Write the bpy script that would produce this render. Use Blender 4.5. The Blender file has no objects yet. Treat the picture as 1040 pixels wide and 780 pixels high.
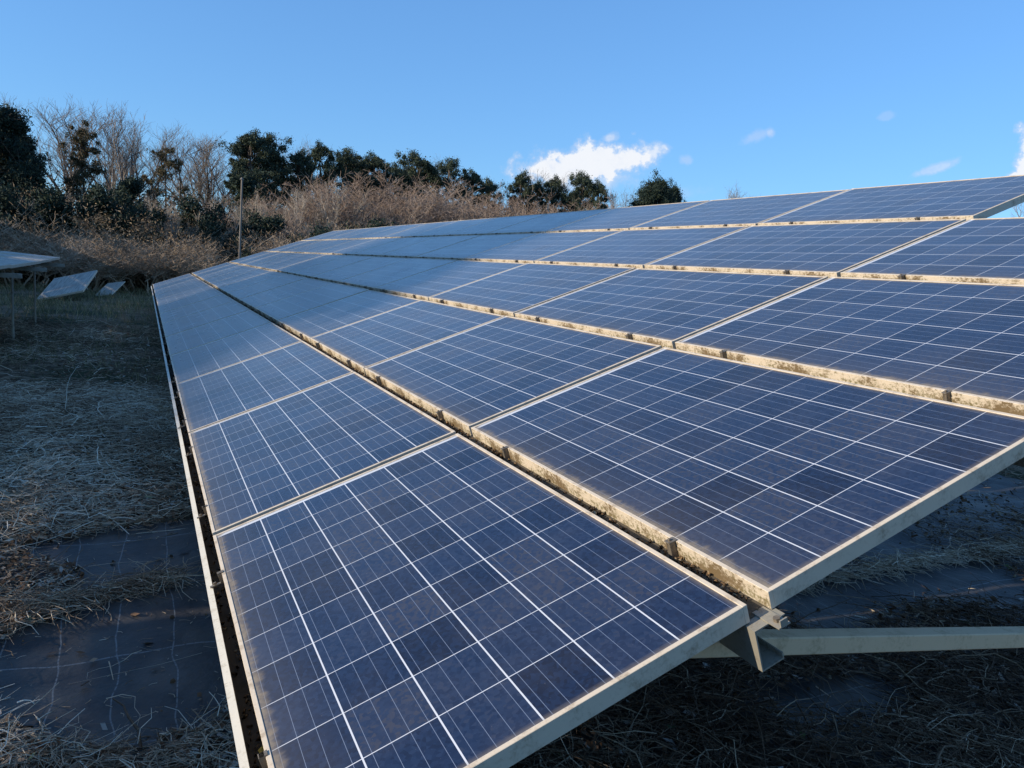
import bpy, math, random
import numpy as np
from mathutils import Vector, Matrix
random.seed(7); rng = np.random.default_rng(7)
S = bpy.context.scene
COL = S.collection
rad = math.radians

# ------------------------------------------------------------------ camera
CAM = Vector((-0.2269, -1.1732, 1.6642))
right = Vector((0.90265, -0.42468, 0.06974)); down = Vector((0.00151, -0.15893, -0.98729)); fwd = Vector((0.43037, 0.89128, -0.14282))
cd = bpy.data.cameras.new('camera'); cam = bpy.data.objects.new('camera', cd); COL.objects.link(cam)
cam.matrix_world = Matrix(((right.x, -down.x, -fwd.x, CAM.x), (right.y, -down.y, -fwd.y, CAM.y), (right.z, -down.z, -fwd.z, CAM.z), (0, 0, 0, 1)))
cd.sensor_width = 36.0; cd.lens = 27.19; cd.clip_start = 0.05; cd.clip_end = 3000
S.camera = cam

# ------------------------------------------------------------------ light
SUN_EL = rad(19.5); SUN_AZ = rad(-4)         # the sun stands to the left (-X), low
sun_dir = Vector((-math.cos(SUN_EL) * math.cos(SUN_AZ), -math.cos(SUN_EL) * math.sin(SUN_AZ), math.sin(SUN_EL)))
ld = bpy.data.lights.new('sun', 'SUN'); ld.energy = 5.0; ld.angle = rad(0.55); ld.color = (1.0, 0.89, 0.73)
lo = bpy.data.objects.new('sun', ld); COL.objects.link(lo)
lo.rotation_euler = (-sun_dir).to_track_quat('-Z', 'Y').to_euler(); lo.location = (-20, -5, 15)
S.view_settings.view_transform = 'Standard'; S.view_settings.look = 'None'
S.view_settings.exposure = 0.35; S.view_settings.gamma = 1.0; S.view_settings.use_curve_mapping = False
SKY_STRENGTH = 0.13

W = bpy.data.worlds.new('World'); S.world = W; W.use_nodes = True
nt = W.node_tree; nt.nodes.clear()
class NB:
    """small helper to write node graphs"""
    def __init__(s, nt): s.nt = nt
    def n(s, t, **k):
        o = s.nt.nodes.new(t)
        for a, v in k.items(): setattr(o, a, v)
        return o
    def put(s, sock, v):
        if isinstance(v, bpy.types.NodeSocket): s.nt.links.new(v, sock)
        elif v is not None: sock.default_value = v
    def m(s, op, a, b=None, c=None, clamp=False):
        o = s.n('ShaderNodeMath', operation=op, use_clamp=clamp)
        s.put(o.inputs[0], a); s.put(o.inputs[1], b)
        if c is not None: s.put(o.inputs[2], c)
        return o.outputs[0]
    def vm(s, op, a, b=None):
        o = s.n('ShaderNodeVectorMath', operation=op); s.put(o.inputs[0], a); s.put(o.inputs[1], b)
        return o.outputs['Value'] if op in ('DOT_PRODUCT', 'LENGTH') else o.outputs[0]
    def mix(s, f, a, b, kind='RGBA', blend='MIX'):
        o = s.n('ShaderNodeMix', data_type=kind, blend_type=blend) if kind == 'RGBA' else s.n('ShaderNodeMix', data_type=kind)
        i = {'RGBA': (0, 6, 7, 2), 'FLOAT': (0, 2, 3, 0)}[kind]
        s.put(o.inputs[i[0]], f)
        for k, v in ((i[1], a), (i[2], b)):
            if isinstance(v, tuple) and len(v) == 3: v = (*v, 1)
            s.put(o.inputs[k], v)
        return o.outputs[i[3]]
    def smooth(s, x, lo, hi):
        o = s.n('ShaderNodeMapRange', interpolation_type='SMOOTHSTEP'); s.put(o.inputs[0], x)
        o.inputs[1].default_value = lo; o.inputs[2].default_value = hi
        return o.outputs[0]
    def noise(s, vec, scale, detail=4, rough=0.55, dist=0.0):
        o = s.n('ShaderNodeTexNoise'); s.put(o.inputs['Vector'], vec)
        o.inputs['Scale'].default_value = scale; o.inputs['Detail'].default_value = detail
        o.inputs['Roughness'].default_value = rough; o.inputs['Distortion'].default_value = dist
        return o.outputs['Fac']
    def ramp(s, f, stops):
        o = s.n('ShaderNodeValToRGB'); s.put(o.inputs[0], f); e = o.color_ramp.elements
        while len(e) < len(stops): e.new(0.5)
        for q, (p, c) in zip(e, stops): q.position = p; q.color = (*c, 1)
        return o.outputs[0]
    def scale(s, vec, v):
        o = s.n('ShaderNodeMapping'); s.put(o.inputs['Vector'], vec); o.inputs['Scale'].default_value = v
        return o.outputs[0]

b = NB(nt)
sky = b.n('ShaderNodeTexSky', sky_type='NISHITA', sun_disc=False)
sky.sun_elevation = SUN_EL; sky.sun_rotation = rad(270) - SUN_AZ; sky.altitude = 50; sky.air_density = 1.15; sky.dust_density = 0.05; sky.ozone_density = 3.5
hs = b.n('ShaderNodeHueSaturation'); hs.inputs['Saturation'].default_value = 1.0; nt.links.new(sky.outputs[0], hs.inputs['Color'])
gm = b.n('ShaderNodeGamma'); nt.links.new(hs.outputs[0], gm.inputs[0]); gm.inputs[1].default_value = 0.60
skycol = b.mix(1.0, gm.outputs[0], (0.81, 1.42, 2.22), blend='MULTIPLY')
D = b.n('ShaderNodeTexCoord').outputs['Generated']
def pdir(x, y):                                 # direction on the sky
    return (fwd + right * ((x - 520) / 785.4) + down * ((y - 390) / 785.4)).normalized()
warp = b.noise(D, 26, 6, 0.6); fine = b.noise(D, 70, 5, 0.65)
wob = b.m('ADD', b.m('MULTIPLY', b.m('SUBTRACT', warp, 0.5), 2.3), b.m('MULTIPLY', b.m('SUBTRACT', fine, 0.5), 1.1))
cloud = None
# (x, y, half width, half height, tilt, opacity)
for (x, y, rw, rh, tilt, op) in [(560, 172, 50, 19, 0, 1.1), (594, 166, 60, 26, 0, 1.35), (632, 164, 46, 16, 9, 1.15), (600, 182, 60, 16, 0, .6), (658, 157, 28, 9, 16, .8),
                                 (620, 140, 12, 6, 5, .6), (697, 162, 8, 6, 0, .4), (768, 139, 15, 7, 15, .38), (783, 135, 6, 7, 20, .5),
                                 (945, 173, 22, 5, 16, .55), (900, 118, 7, 4, 10, .25), (1052, 170, 26, 20, 20, 1.3), (1075, 150, 30, 26, 0, 1.3), (676, 200, 40, 9, 5, .18)]:
    c = pdir(x, y); t = rad(tilt + 4)
    e1 = (right - c * right.dot(c)).normalized(); e2 = c.cross(e1)
    if e2.z < 0: e2 = -e2
    f1 = e1 * math.cos(t) + e2 * math.sin(t); f2 = e2 * math.cos(t) - e1 * math.sin(t)
    dc = b.m('MAXIMUM', b.vm('DOT_PRODUCT', D, tuple(c)), 0.02)
    u_ = b.m('DIVIDE', b.m('DIVIDE', b.vm('DOT_PRODUCT', D, tuple(f1)), dc), rw / 785)
    v_ = b.m('DIVIDE', b.m('DIVIDE', b.vm('DOT_PRODUCT', D, tuple(f2)), dc), rh / 785)
    r2 = b.m('SQRT', b.m('ADD', b.m('MULTIPLY', u_, u_), b.m('MULTIPLY', v_, v_)))
    val = b.m('MULTIPLY', b.smooth(b.m('ADD', b.m('SUBTRACT', 1.0, r2), b.m('MULTIPLY', wob, 0.85)), -0.10, 0.62), op)
    val = b.m('MULTIPLY', val, b.smooth(b.vm('DOT_PRODUCT', D, tuple(c)), 0.5, 0.8))
    cloud = val if cloud is None else b.m('MAXIMUM', cloud, val)
cloud = b.m('MINIMUM', cloud, 0.97)
shade = b.mix(b.smooth(b.m('ADD', cloud, b.m('MULTIPLY', b.m('SUBTRACT', fine, .5), .9)), 0.35, 1.0), (3.5, 4.2, 5.5), (5.5, 5.65, 5.95))
skyc = b.mix(cloud, skycol, shade)
bg = b.n('ShaderNodeBackground'); nt.links.new(skyc, bg.inputs[0]); bg.inputs[1].default_value = SKY_STRENGTH
nt.links.new(bg.outputs[0], b.n('ShaderNodeOutputWorld').inputs[0])

# ------------------------------------------------------------------ materials
def material(name):
    m = bpy.data.materials.new(name); m.use_nodes = True
    t = m.node_tree; p = t.nodes['Principled BSDF']
    return m, NB(t), p
def bump(b, p, h, strength=0.3, dist=0.01):
    o = b.n('ShaderNodeBump'); o.inputs['Strength'].default_value = strength; o.inputs['Distance'].default_value = dist
    b.put(o.inputs['Height'], h); b.nt.links.new(o.outputs[0], p.inputs['Normal'])
def objc(b): return b.n('ShaderNodeTexCoord').outputs['Object']
def geo(b): return b.n('ShaderNodeNewGeometry').outputs['Position']

PU, PV = 1.7139, 1.0514          # panel pitch along the array and up the slope
PL, PW, FH = 1.690, 0.992, 0.045  # panel length, width, frame height

def mat_cells():
    m, b, p = material('solar_cells')
    O = objc(b); sx = b.n('ShaderNodeSeparateXYZ'); b.put(sx.inputs[0], O); x, y = sx.outputs[0], sx.outputs[1]
    info = b.n('ShaderNodeObjectInfo'); rnd = info.outputs['Random']
    cu = b.m('DIVIDE', b.m('SUBTRACT', x, 0.0125), 0.1645); cv = b.m('DIVIDE', b.m('SUBTRACT', y, 0.0070), 0.1630)
    fu = b.m('ABSOLUTE', b.m('SUBTRACT', b.m('FRACT', cu), 0.5)); fv = b.m('ABSOLUTE', b.m('SUBTRACT', b.m('FRACT', cv), 0.5))
    lu = b.m('GREATER_THAN', fu, 0.5 - 0.0072); lv = b.m('GREATER_THAN', fv, 0.5 - 0.0115)
    over = b.m('MAXIMUM', b.m('LESS_THAN', cu, 0.0), b.m('GREATER_THAN', cu, 10.0))
    line = b.m('MAXIMUM', b.m('MAXIMUM', lu, lv), over)
    bb = b.m('LESS_THAN', b.m('ABSOLUTE', b.m('SUBTRACT', b.m('FRACT', b.m('MULTIPLY', cv, 4.0)), 0.5)), 0.014)
    cid = b.n('ShaderNodeCombineXYZ'); b.put(cid.inputs[0], b.m('FLOOR', cu)); b.put(cid.inputs[1], b.m('FLOOR', cv)); b.put(cid.inputs[2], b.m('MULTIPLY', rnd, 97.0))
    wn = b.n('ShaderNodeTexWhiteNoise'); b.put(wn.inputs[0], cid.outputs[0])
    vo = b.n('ShaderNodeTexVoronoi'); b.put(vo.inputs['Vector'], b.vm('ADD', O, b.vm('SCALE', cid.outputs[0], None))); vo.inputs['Scale'].default_value = 105
    g = b.n('ShaderNodeSeparateColor'); b.put(g.inputs[0], vo.outputs['Color'])
    grain = b.m('ADD', b.m('MULTIPLY', wn.outputs[0], 0.6), b.m('MULTIPLY', g.outputs[0], 0.4))
    cell = b.ramp(grain, [(0.1, (0.002, 0.006, 0.022)), (0.45, (0.006, 0.017, 0.050)), (0.7, (0.012, 0.027, 0.068)), (0.95, (0.034, 0.038, 0.058))])
    col = b.mix(bb, cell, (0.16, 0.20, 0.28))
    col = b.mix(line, col, (0.62, 0.64, 0.67))
    # dust: washed down to the lower edge of every panel, plus a thin film
    off = b.vm('ADD', O, b.vm('SCALE', cid.outputs[0], None))
    on = b.n('ShaderNodeCombineXYZ'); b.put(on.inputs[2], b.m('MULTIPLY', rnd, 31.0)); V = b.vm('ADD', O, on.outputs[0])
    n1 = b.noise(V, 3.0, 5, 0.6); n2 = b.noise(b.scale(V, (22, 5, 5)), 2.0, 4, 0.6); n3 = b.noise(V, 160, 3, 0.7)
    edge = b.m('SUBTRACT', 1.0, b.smooth(b.m('ADD', y, b.m('MULTIPLY', b.m('SUBTRACT', n2, 0.5), 0.05)), 0.014, 0.042))
    edge2 = b.m('MULTIPLY', b.m('SUBTRACT', 1.0, b.smooth(b.m('ADD', y, b.m('MULTIPLY', b.m('SUBTRACT', n1, 0.5), 0.20)), 0.0, 0.20)), 0.12)
    sides = b.m('MULTIPLY', b.m('SUBTRACT', 1.0, b.smooth(b.m('MINIMUM', b.m('SUBTRACT', x, 0.012), b.m('MINIMUM', b.m('SUBTRACT', PL - 0.012, x), b.m('SUBTRACT', PW - 0.012, y))), 0.0, 0.018)), 0.35)
    film = b.m('ADD', 0.028, b.m('MULTIPLY', b.smooth(n1, 0.35, 0.75), 0.070))
    speck = b.m('MULTIPLY', b.m('GREATER_THAN', n3, 0.70), 0.16)
    dust = b.m('ADD', b.m('ADD', b.m('MULTIPLY', edge, b.m('ADD', 0.42, b.m('MULTIPLY', b.smooth(b.noise(V, 28, 5, .7), .35, .65), 0.36))), edge2), b.m('ADD', b.m('ADD', film, speck), sides), clamp=True)
    dcol = b.mix(n2, (0.17, 0.135, 0.095), (0.30, 0.25, 0.185))
    b.put(p.inputs['Base Color'], b.mix(dust, col, dcol))
    b.put(p.inputs['Roughness'], b.m('ADD', 0.17, b.m('ADD', b.m('MULTIPLY', dust, 0.5), b.m('MULTIPLY', n1, 0.10)), clamp=True))
    p.inputs['IOR'].default_value = 1.42
    b.put(p.inputs['Sheen Weight'], 0.95); p.inputs['Sheen Roughness'].default_value = 0.235; p.inputs['Sheen Tint'].default_value = (0.9, 0.88, 0.85, 1)
    return m
def fix_scale_nodes(m):
    for n in m.node_tree.nodes:
        if n.bl_idname == 'ShaderNodeVectorMath' and n.operation == 'SCALE': n.inputs['Scale'].default_value = 7.31

def mat_metal(name, base, metallic=0.35, rough=0.45, stain=(0.20, 0.15, 0.09), amount=0.5, moss=False, world=False):
    m, b, p = material(name)
    O = geo(b) if world else objc(b)
    n1 = b.noise(O, 14, 5, 0.65); n2 = b.noise(O, 90, 4, 0.7)
    f = b.m('MULTIPLY', b.smooth(b.m('ADD', b.m('MULTIPLY', n1, .6), b.m('MULTIPLY', n2, .4)), 0.48, 0.72), amount)
    col = b.mix(f, base, stain)
    if moss:          # the lower face of each frame, where rain water runs off, carries dirt and moss
        sx = b.n('ShaderNodeSeparateXYZ'); b.put(sx.inputs[0], O)
        on = b.m('LESS_THAN', sx.outputs[1], 0.0006)
        low = b.m('SUBTRACT', 1.0, b.smooth(sx.outputs[2], -0.034, -0.004))
        mm = b.noise(b.scale(O, (1, 1, 1.3)), 75, 6, 0.8); m2 = b.noise(O, 9, 3, 0.6)
        k = b.smooth(b.m('ADD', b.m('ADD', b.m('MULTIPLY', mm, 1.9), b.m('MULTIPLY', low, .16)), b.m('MULTIPLY', m2, 1.3)), 1.52, 1.86)
        mc = b.mix(b.smooth(m2, .4, .6), (0.17, 0.145, 0.06), (0.16, 0.11, 0.055))
        mc = b.mix(b.smooth(mm, .60, .72), mc, (0.02, 0.018, 0.012))
        col = b.mix(b.m('MULTIPLY', on, k), col, mc)
        # grime along the top lip next to the glass
        lip = b.m('MULTIPLY', b.m('GREATER_THAN', sx.outputs[2], 0.0), b.smooth(n1, 0.52, 0.66))
        col = b.mix(b.m('MULTIPLY', lip, 0.35), col, (0.22, 0.16, 0.09))
        metallic = b.m('MULTIPLY', b.m('SUBTRACT', 1.0, b.m('MULTIPLY', on, k)), metallic)
    b.put(p.inputs['Base Color'], col); b.put(p.inputs['Metallic'], metallic)
    b.put(p.inputs['Roughness'], b.m('ADD', rough, b.m('MULTIPLY', f, 0.35)))
    bump(b, p, n2, 0.25, 0.002)
    return m
M = {}
M['cells'] = mat_cells(); fix_scale_nodes(M['cells'])
M['frame'] = mat_metal('frame_aluminium', (0.62, 0.52, 0.39), 0.08, 0.55, stain=(.24, .16, .09), amount=.7, moss=True)
M['steel'] = mat_metal('weathered_steel', (0.30, 0.275, 0.22), 0.25, 0.55, stain=(.12, .085, .05), amount=0.8, world=True)
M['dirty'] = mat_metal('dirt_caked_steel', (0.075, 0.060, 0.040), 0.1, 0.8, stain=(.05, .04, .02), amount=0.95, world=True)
M['strut'] = mat_metal('tan_strut', (0.66, 0.49, 0.30), 0.05, 0.65, stain=(.30, .20, .10), amount=0.7, world=True)
M['rail'] = mat_metal('cream_rail', (0.66, 0.61, 0.50), 0.1, 0.5, stain=(.22, .17, .10), amount=0.75, world=True)
M['clamp'] = mat_metal('clamp_metal', (0.24, 0.20, 0.15), 0.5, 0.5, stain=(.04, .025, .015), amount=0.9)
m, b, p = material('back_sheet'); b.put(p.inputs['Base Color'], b.mix(b.noise(objc(b), 5), (.55, .56, .58, ), (.68, .68, .68))); p.inputs['Roughness'].default_value = .6; M['back'] = m

def mat_ground():
    m, b, p = material('soil'); P = geo(b)
    n1 = b.noise(P, 0.7, 6, 0.6); n2 = b.noise(P, 9, 8, 0.7); n3 = b.noise(b.scale(P, (1, 1, 1)), 45, 6, 0.75, 0.8)
    c = b.mix(b.smooth(n2, .38, .62), (0.09, 0.064, 0.042), (0.30, 0.225, 0.15))
    c = b.mix(b.smooth(n1, .42, .62), c, (0.055, 0.062, 0.030))
    c = b.mix(b.smooth(n3, .56, .70), c, (0.19, 0.155, 0.105))
    c = b.mix(b.smooth(n3, .44, .34), c, (0.022, 0.018, 0.014))
    b.put(p.inputs['Base Color'], c); p.inputs['Roughness'].default_value = .95; p.inputs['Specular IOR Level'].default_value = .2
    bump(b, p, b.m('ADD', n3, n2), 0.9, 0.03)
    return m
M['soil'] = mat_ground()
def mat_mat():
    m, b, p = material('weed_mat'); P = geo(b)
    w = b.n('ShaderNodeTexNoise'); b.put(w.inputs['Vector'], P); w.inputs['Scale'].default_value = 2.2
    PW_ = b.vm('ADD', P, b.vm('MULTIPLY', b.vm('SUBTRACT', w.outputs['Color'], (0.5, 0.5, 0.5)), (0.09, 0.09, 0.0)))
    s = b.n('ShaderNodeSeparateXYZ'); b.put(s.inputs[0], PW_)
    lx = b.m('LESS_THAN', b.m('ABSOLUTE', b.m('SUBTRACT', b.m('FRACT', b.m('DIVIDE', s.outputs[0], 0.215)), 0.5)), 0.013)
    ly = b.m('LESS_THAN', b.m('ABSOLUTE', b.m('SUBTRACT', b.m('FRACT', b.m('DIVIDE', s.outputs[1], 0.62)), 0.5)), 0.006)
    n = b.noise(P, 3.5, 6, .6); n2 = b.noise(P, 60, 4, .6)
    c = b.mix(b.smooth(n, .35, .7), (0.028, 0.027, 0.028), (0.070, 0.062, 0.054))
    c = b.mix(b.m('MULTIPLY', b.m('MAXIMUM', lx, ly), b.m('MULTIPLY', b.smooth(n2, .3, .55), .65)), c, (0.22, 0.23, 0.23))
    c = b.mix(b.m('MULTIPLY', b.smooth(n2, .60, .72), b.smooth(n, .45, .65)), c, (.13, .10, .065))
    b.put(p.inputs['Base Color'], c); p.inputs['Roughness'].default_value = .62
    bump(b, p, b.m('ADD', n2, b.m('MULTIPLY', b.noise(P, 6, 3), 6.0)), 0.35, 0.008)
    return m
M['mat'] = mat_mat()
def mat_attr(name, ramp, rough=.85, transl=0.0, hue_noise=None):
    """plant matter: each piece has its own tint number, spread over a colour ramp"""
    m, b, p = material(name)
    a = b.n('ShaderNodeAttribute', attribute_name='tint')
    f = a.outputs['Fac']
    if hue_noise:
        f = b.m('ADD', b.m('MULTIPLY', f, 1 - hue_noise[1]), b.m('MULTIPLY', b.smooth(b.noise(geo(b), hue_noise[0], 3), .3, .7), hue_noise[1]))
    c = b.ramp(f, ramp); b.put(p.inputs['Base Color'], c)
    p.inputs['Roughness'].default_value = rough; p.inputs['Specular IOR Level'].default_value = .25
    if transl:
        out = [n for n in b.nt.nodes if n.bl_idname == 'ShaderNodeOutputMaterial'][0]
        t = b.n('ShaderNodeBsdfTranslucent'); b.put(t.inputs[0], c); mx = b.n('ShaderNodeMixShader'); mx.inputs[0].default_value = transl
        b.nt.links.new(p.outputs[0], mx.inputs[1]); b.nt.links.new(t.outputs[0], mx.inputs[2]); b.nt.links.new(mx.outputs[0], out.inputs[0])
    return m
M['straw'] = mat_attr('dry_straw', [(0, (.12, .078, .05)), (.4, (.34, .25, .165)), (.75, (.56, .45, .32)), (1, (.76, .68, .54))])
M['litter'] = mat_attr('leaf_litter', [(0, (.05, .030, .018)), (.45, (.17, .095, .050)), (.8, (.30, .22, .15)), (.97, (.50, .47, .42)), (1, (.14, .18, .07))])
M['grass'] = mat_attr('winter_grass', [(0, (.09, .095, .045)), (.5, (.18, .175, .085)), (1, (.42, .34, .20))], transl=.2)
M['crumb'] = mat_attr('dirt_crumb', [(0, (.02, .015, .01)), (.5, (.10, .06, .03)), (.85, (.22, .13, .06)), (1, (.35, .30, .2))])
M['twig'] = mat_attr('brown_twigs', [(0, (.17, .115, .07)), (.5, (.38, .28, .19)), (1, (.60, .49, .37))], hue_noise=(.12, .35))
M['twig_purple'] = mat_attr('purple_brown_twigs', [(0, (.15, .10, .075)), (.5, (.31, .225, .17)), (1, (.47, .37, .29))], hue_noise=(.15, .4))
M['twig_grey'] = mat_attr('grey_twigs', [(0, (.13, .105, .085)), (.5, (.22, .185, .155)), (1, (.32, .28, .24))])
M['sap'] = mat_attr('pale_bark', [(0, (.26, .21, .16)), (1, (.50, .43, .35))])
M['limb'] = mat_attr('grey_limb_bark', [(0, (.10, .085, .07)), (1, (.24, .20, .165))])
M['bark'] = mat_attr('dark_bark', [(0, (.05, .04, .032)), (1, (.14, .11, .085))])
M['needles'] = mat_attr('pine_needles', [(0, (.020, .034, .027)), (.5, (.040, .060, .040)), (1, (.120, .130, .070))], transl=.12)
M['needles_brown'] = mat_attr('browning_needles', [(0, (.03, .045, .022)), (.5, (.085, .07, .035)), (1, (.19, .12, .06))], transl=.12)
M['evergreen'] = mat_attr('dark_leaves', [(0, (.013, .026, .022)), (.6, (.026, .042, .030)), (1, (.055, .070, .038))], transl=.1)
M['dry_leaf'] = mat_attr('dry_leaves', [(0, (.13, .08, .045)), (.5, (.27, .185, .11)), (1, (.44, .33, .2))], transl=.2, hue_noise=(.2, .4))
m, b, p = material('concrete_pole'); b.put(p.inputs['Base Color'], b.mix(b.noise(geo(b), 3), (.14, .12, .10), (.22, .19, .16))); p.inputs['Roughness'].default_value = .8; M['pole'] = m
m, b, p = material('lit_tone_panel'); b.put(p.inputs['Base Color'], b.mix(b.smooth(b.noise(b.scale(objc(b), (1, 9, 1)), 2.5, 6), .35, .65), (.24, .22, .19), (.44, .40, .33))); p.inputs['Roughness'].default_value = .6; M['lit_tone'] = m  # pale cream base colour stands in for sunlight and sky reflection
m, b, p = material('yellow_leaf'); b.put(p.inputs['Base Color'], b.mix(b.noise(objc(b), 60), (.45, .30, .03), (.62, .48, .06))); M['yellow'] = m

# ------------------------------------------------------------------ mesh helpers
def np_mesh(name, V, F, mats, tint=None):
    V = np.asarray(V, np.float32); F = np.asarray(F, np.int32)
    me = bpy.data.meshes.new(name); k = F.shape[1]
    me.vertices.add(len(V)); me.vertices.foreach_set('co', V.ravel())
    me.loops.add(F.size); me.loops.foreach_set('vertex_index', F.ravel())
    me.polygons.add(len(F)); me.polygons.foreach_set('loop_start', np.arange(0, F.size, k, dtype=np.int32))
    me.polygons.foreach_set('loop_total', np.full(len(F), k, np.int32))
    if tint is not None:
        a = me.attributes.new('tint', 'FLOAT', 'FACE'); a.data.foreach_set('value', np.asarray(tint, np.float32))
    me.update(calc_edges=True); me.validate()
    for m in (mats if isinstance(mats, (list, tuple)) else [mats]): me.materials.append(m)
    return me
def link(name, me, parent=None):
    o = bpy.data.objects.new(name, me); COL.objects.link(o)
    if parent: o.parent = parent
    return o
def tag(o, label=None, cat=None, group=None, kind=None):
    for k, v in (('label', label), ('category', cat), ('group', group), ('kind', kind)):
        if v: o[k] = v
    return o
def empty(name, loc, label, cat, group=None):
    o = bpy.data.objects.new(name, None); COL.objects.link(o); o.location = loc; o.empty_display_size = .1
    return tag(o, label, cat, group)
class MB:
    """collects boxes and bars into one mesh"""
    def __init__(s): s.v = []; s.f = []
    def box(s, a, c, mat4=None):
        (x0, y0, z0), (x1, y1, z1) = a, c; n = len(s.v)
        q = [Vector(t) for t in ((x0, y0, z0), (x1, y0, z0), (x1, y1, z0), (x0, y1, z0), (x0, y0, z1), (x1, y0, z1), (x1, y1, z1), (x0, y1, z1))]
        if mat4: q = [mat4 @ t for t in q]
        s.v += [tuple(t) for t in q]
        s.f += [(n, n + 3, n + 2, n + 1), (n + 4, n + 5, n + 6, n + 7), (n, n + 1, n + 5, n + 4), (n + 1, n + 2, n + 6, n + 5), (n + 2, n + 3, n + 7, n + 6), (n + 3, n, n + 4, n + 7)]
    def tube(s, a, c, r0, r1=None, k=8, cap=True):
        a, c = Vector(a), Vector(c); r1 = r0 if r1 is None else r1
        d = (c - a).normalized(); e = d.orthogonal().normalized(); g = d.cross(e); n = len(s.v)
        for P, r in ((a, r0), (c, r1)):
            for i in range(k):
                t = 2 * math.pi * i / k; s.v.append(tuple(P + e * (r * math.cos(t)) + g * (r * math.sin(t))))
        for i in range(k): s.f.append((n + i, n + (i + 1) % k, n + k + (i + 1) % k, n + k + i))
        if cap: s.f.append(tuple(n + k + i for i in range(k))); s.f.append(tuple(n + i for i in reversed(range(k))))
    def beam(s, a, c, w, h, up=(0, 0, 1)):
        """rectangular bar from a to c: w wide (sideways), h tall"""
        a, c = Vector(a), Vector(c); d = (c - a); L = d.length; d.normalize(); sd = d.cross(Vector(up)).normalized(); uu = sd.cross(d)
        R = Matrix(((d.x, sd.x, uu.x, a.x), (d.y, sd.y, uu.y, a.y), (d.z, sd.z, uu.z, a.z), (0, 0, 0, 1)))
        s.box((0, -w / 2, -h / 2), (L, w / 2, h / 2), R)
    def mesh(s, name, mat, bevel=0):
        me = bpy.data.meshes.new(name); me.from_pydata(s.v, [], s.f); me.update()
        if bevel:
            import bmesh
            bm = bmesh.new(); bm.from_mesh(me); bmesh.ops.bevel(bm, geom=bm.edges[:], offset=bevel, segments=1, affect='EDGES'); bm.to_mesh(me); bm.free()
        me.materials.append(mat); return me
    def build(s, name, mat, parent=None, bevel=0): return link(name, s.mesh(name, mat, bevel), parent)

# ------------------------------------------------------------------ ground
_wv = [(rng.uniform(.5, 1.6) * (1.7 ** (i // 3)), rng.uniform(0, 6.28), rng.uniform(0, 6.28)) for i in range(9)]
def gz(x, y):
    x = np.asarray(x, float); y = np.asarray(y, float); z = 0
    for i, (k, a, ph) in enumerate(_wv):
        z = z + .016 / (1.35 ** (i // 3)) * np.sin(k * (x * np.cos(a) + y * np.sin(a)) + ph)
    return z
def sheet(xs, ys, fz, name, mat):
    X, Y = np.meshgrid(xs, ys, indexing='xy'); Z = fz(X, Y)
    V = np.stack([X, Y, Z], -1).reshape(-1, 3); nx, ny = len(xs), len(ys)
    i = np.arange(nx * ny).reshape(ny, nx)
    F = np.stack([i[:-1, :-1], i[:-1, 1:], i[1:, 1:], i[1:, :-1]], -1).reshape(-1, 4)
    me = np_mesh(name, V, F, mat); me.polygons.foreach_set('use_smooth', np.ones(len(F), bool)); return link(name, me)
def spaced(a, b_, step, far, n):
    g = np.geomspace(1, far, n) - 1
    return np.concatenate([(a - g[1:][::-1]), np.arange(a, b_, step), b_ + g])
g_ = sheet(spaced(-6, 11, .09, 1500, 26), spaced(-3, 14, .09, 1500, 26), lambda X, Y: gz(X, Y) + .02 * np.sin(X * 23 + Y * 7) * np.sin(Y * 19 - X * 5) * ((abs(X) < 12) & (abs(Y) < 16)), 'ground', M['soil'])
tag(g_, kind='structure', label='dark bare soil scattered with dead weeds under and beside the solar array')
def in_mat(x, y):
    """where the black weed fabric lies open to the sky"""
    return ((x > -.66 + .16 * np.sin(y * 4.6 + 1.0) + .04 * np.sin(y * 13)) & (x < .55) & (y > 1.60 + .10 * np.sin(x * 6)) & (y < 3.62 + .22 * np.minimum(x + .1, 0) * 1.2 + .03 * np.sin(x * 11))) | \
           ((x > 2.7) & (x < 4.6) & (y > 1.38 + .12 * np.sin(x * 4)) & (y < 2.3 + .2 * np.sin(x * 3))) | ((x > 1.9 + .1 * np.sin(y * 9)) & (x < 2.7) & (y > .72) & (y < 1.0))
mt = sheet(np.arange(-1.0, 7.5, .05), np.arange(-.6, 3.66, .05), lambda X, Y: gz(X, Y) + .030 + .006 * np.sin(X * 9 + Y * 4) + .005 * np.sin(Y * 17 - X * 3), 'weed_control_fabric', M['mat'])
tag(mt, 'black weed control fabric with faint grid lines spread on the ground beneath the array', 'ground cover')

# ------------------------------------------------------------------ the solar array
H0 = 0.65; TILT = rad(20.92); cT, sT = math.cos(TILT), math.sin(TILT)
def array_matrix(x0=0, y0=0, h=H0, tilt=TILT):
    c, s = math.cos(tilt), math.sin(tilt)         # local x = along the array, y = up the slope, z = out of the glass
    return Matrix(((0, c, -s, x0), (1, 0, 0, y0), (0, s, c, h), (0, 0, 0, 1)))
# local x,y,z is left handed this way round, so local x runs backwards along -Y of a mirrored frame: use rows explicitly
def P3(u, v, w=0.0):                            # array coordinates -> world
    return Vector((v * cT - w * sT, u, H0 + v * sT + w * cT))
# right-handed local frame for every panel: x = along (+Y world), y = up slope, z = x cross y (points down into the ground) would flip,
# so panels are modelled with z measured downward
ROT = Matrix(((0, cT, sT), (1, 0, 0), (0, sT, -cT))).to_4x4()
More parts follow.
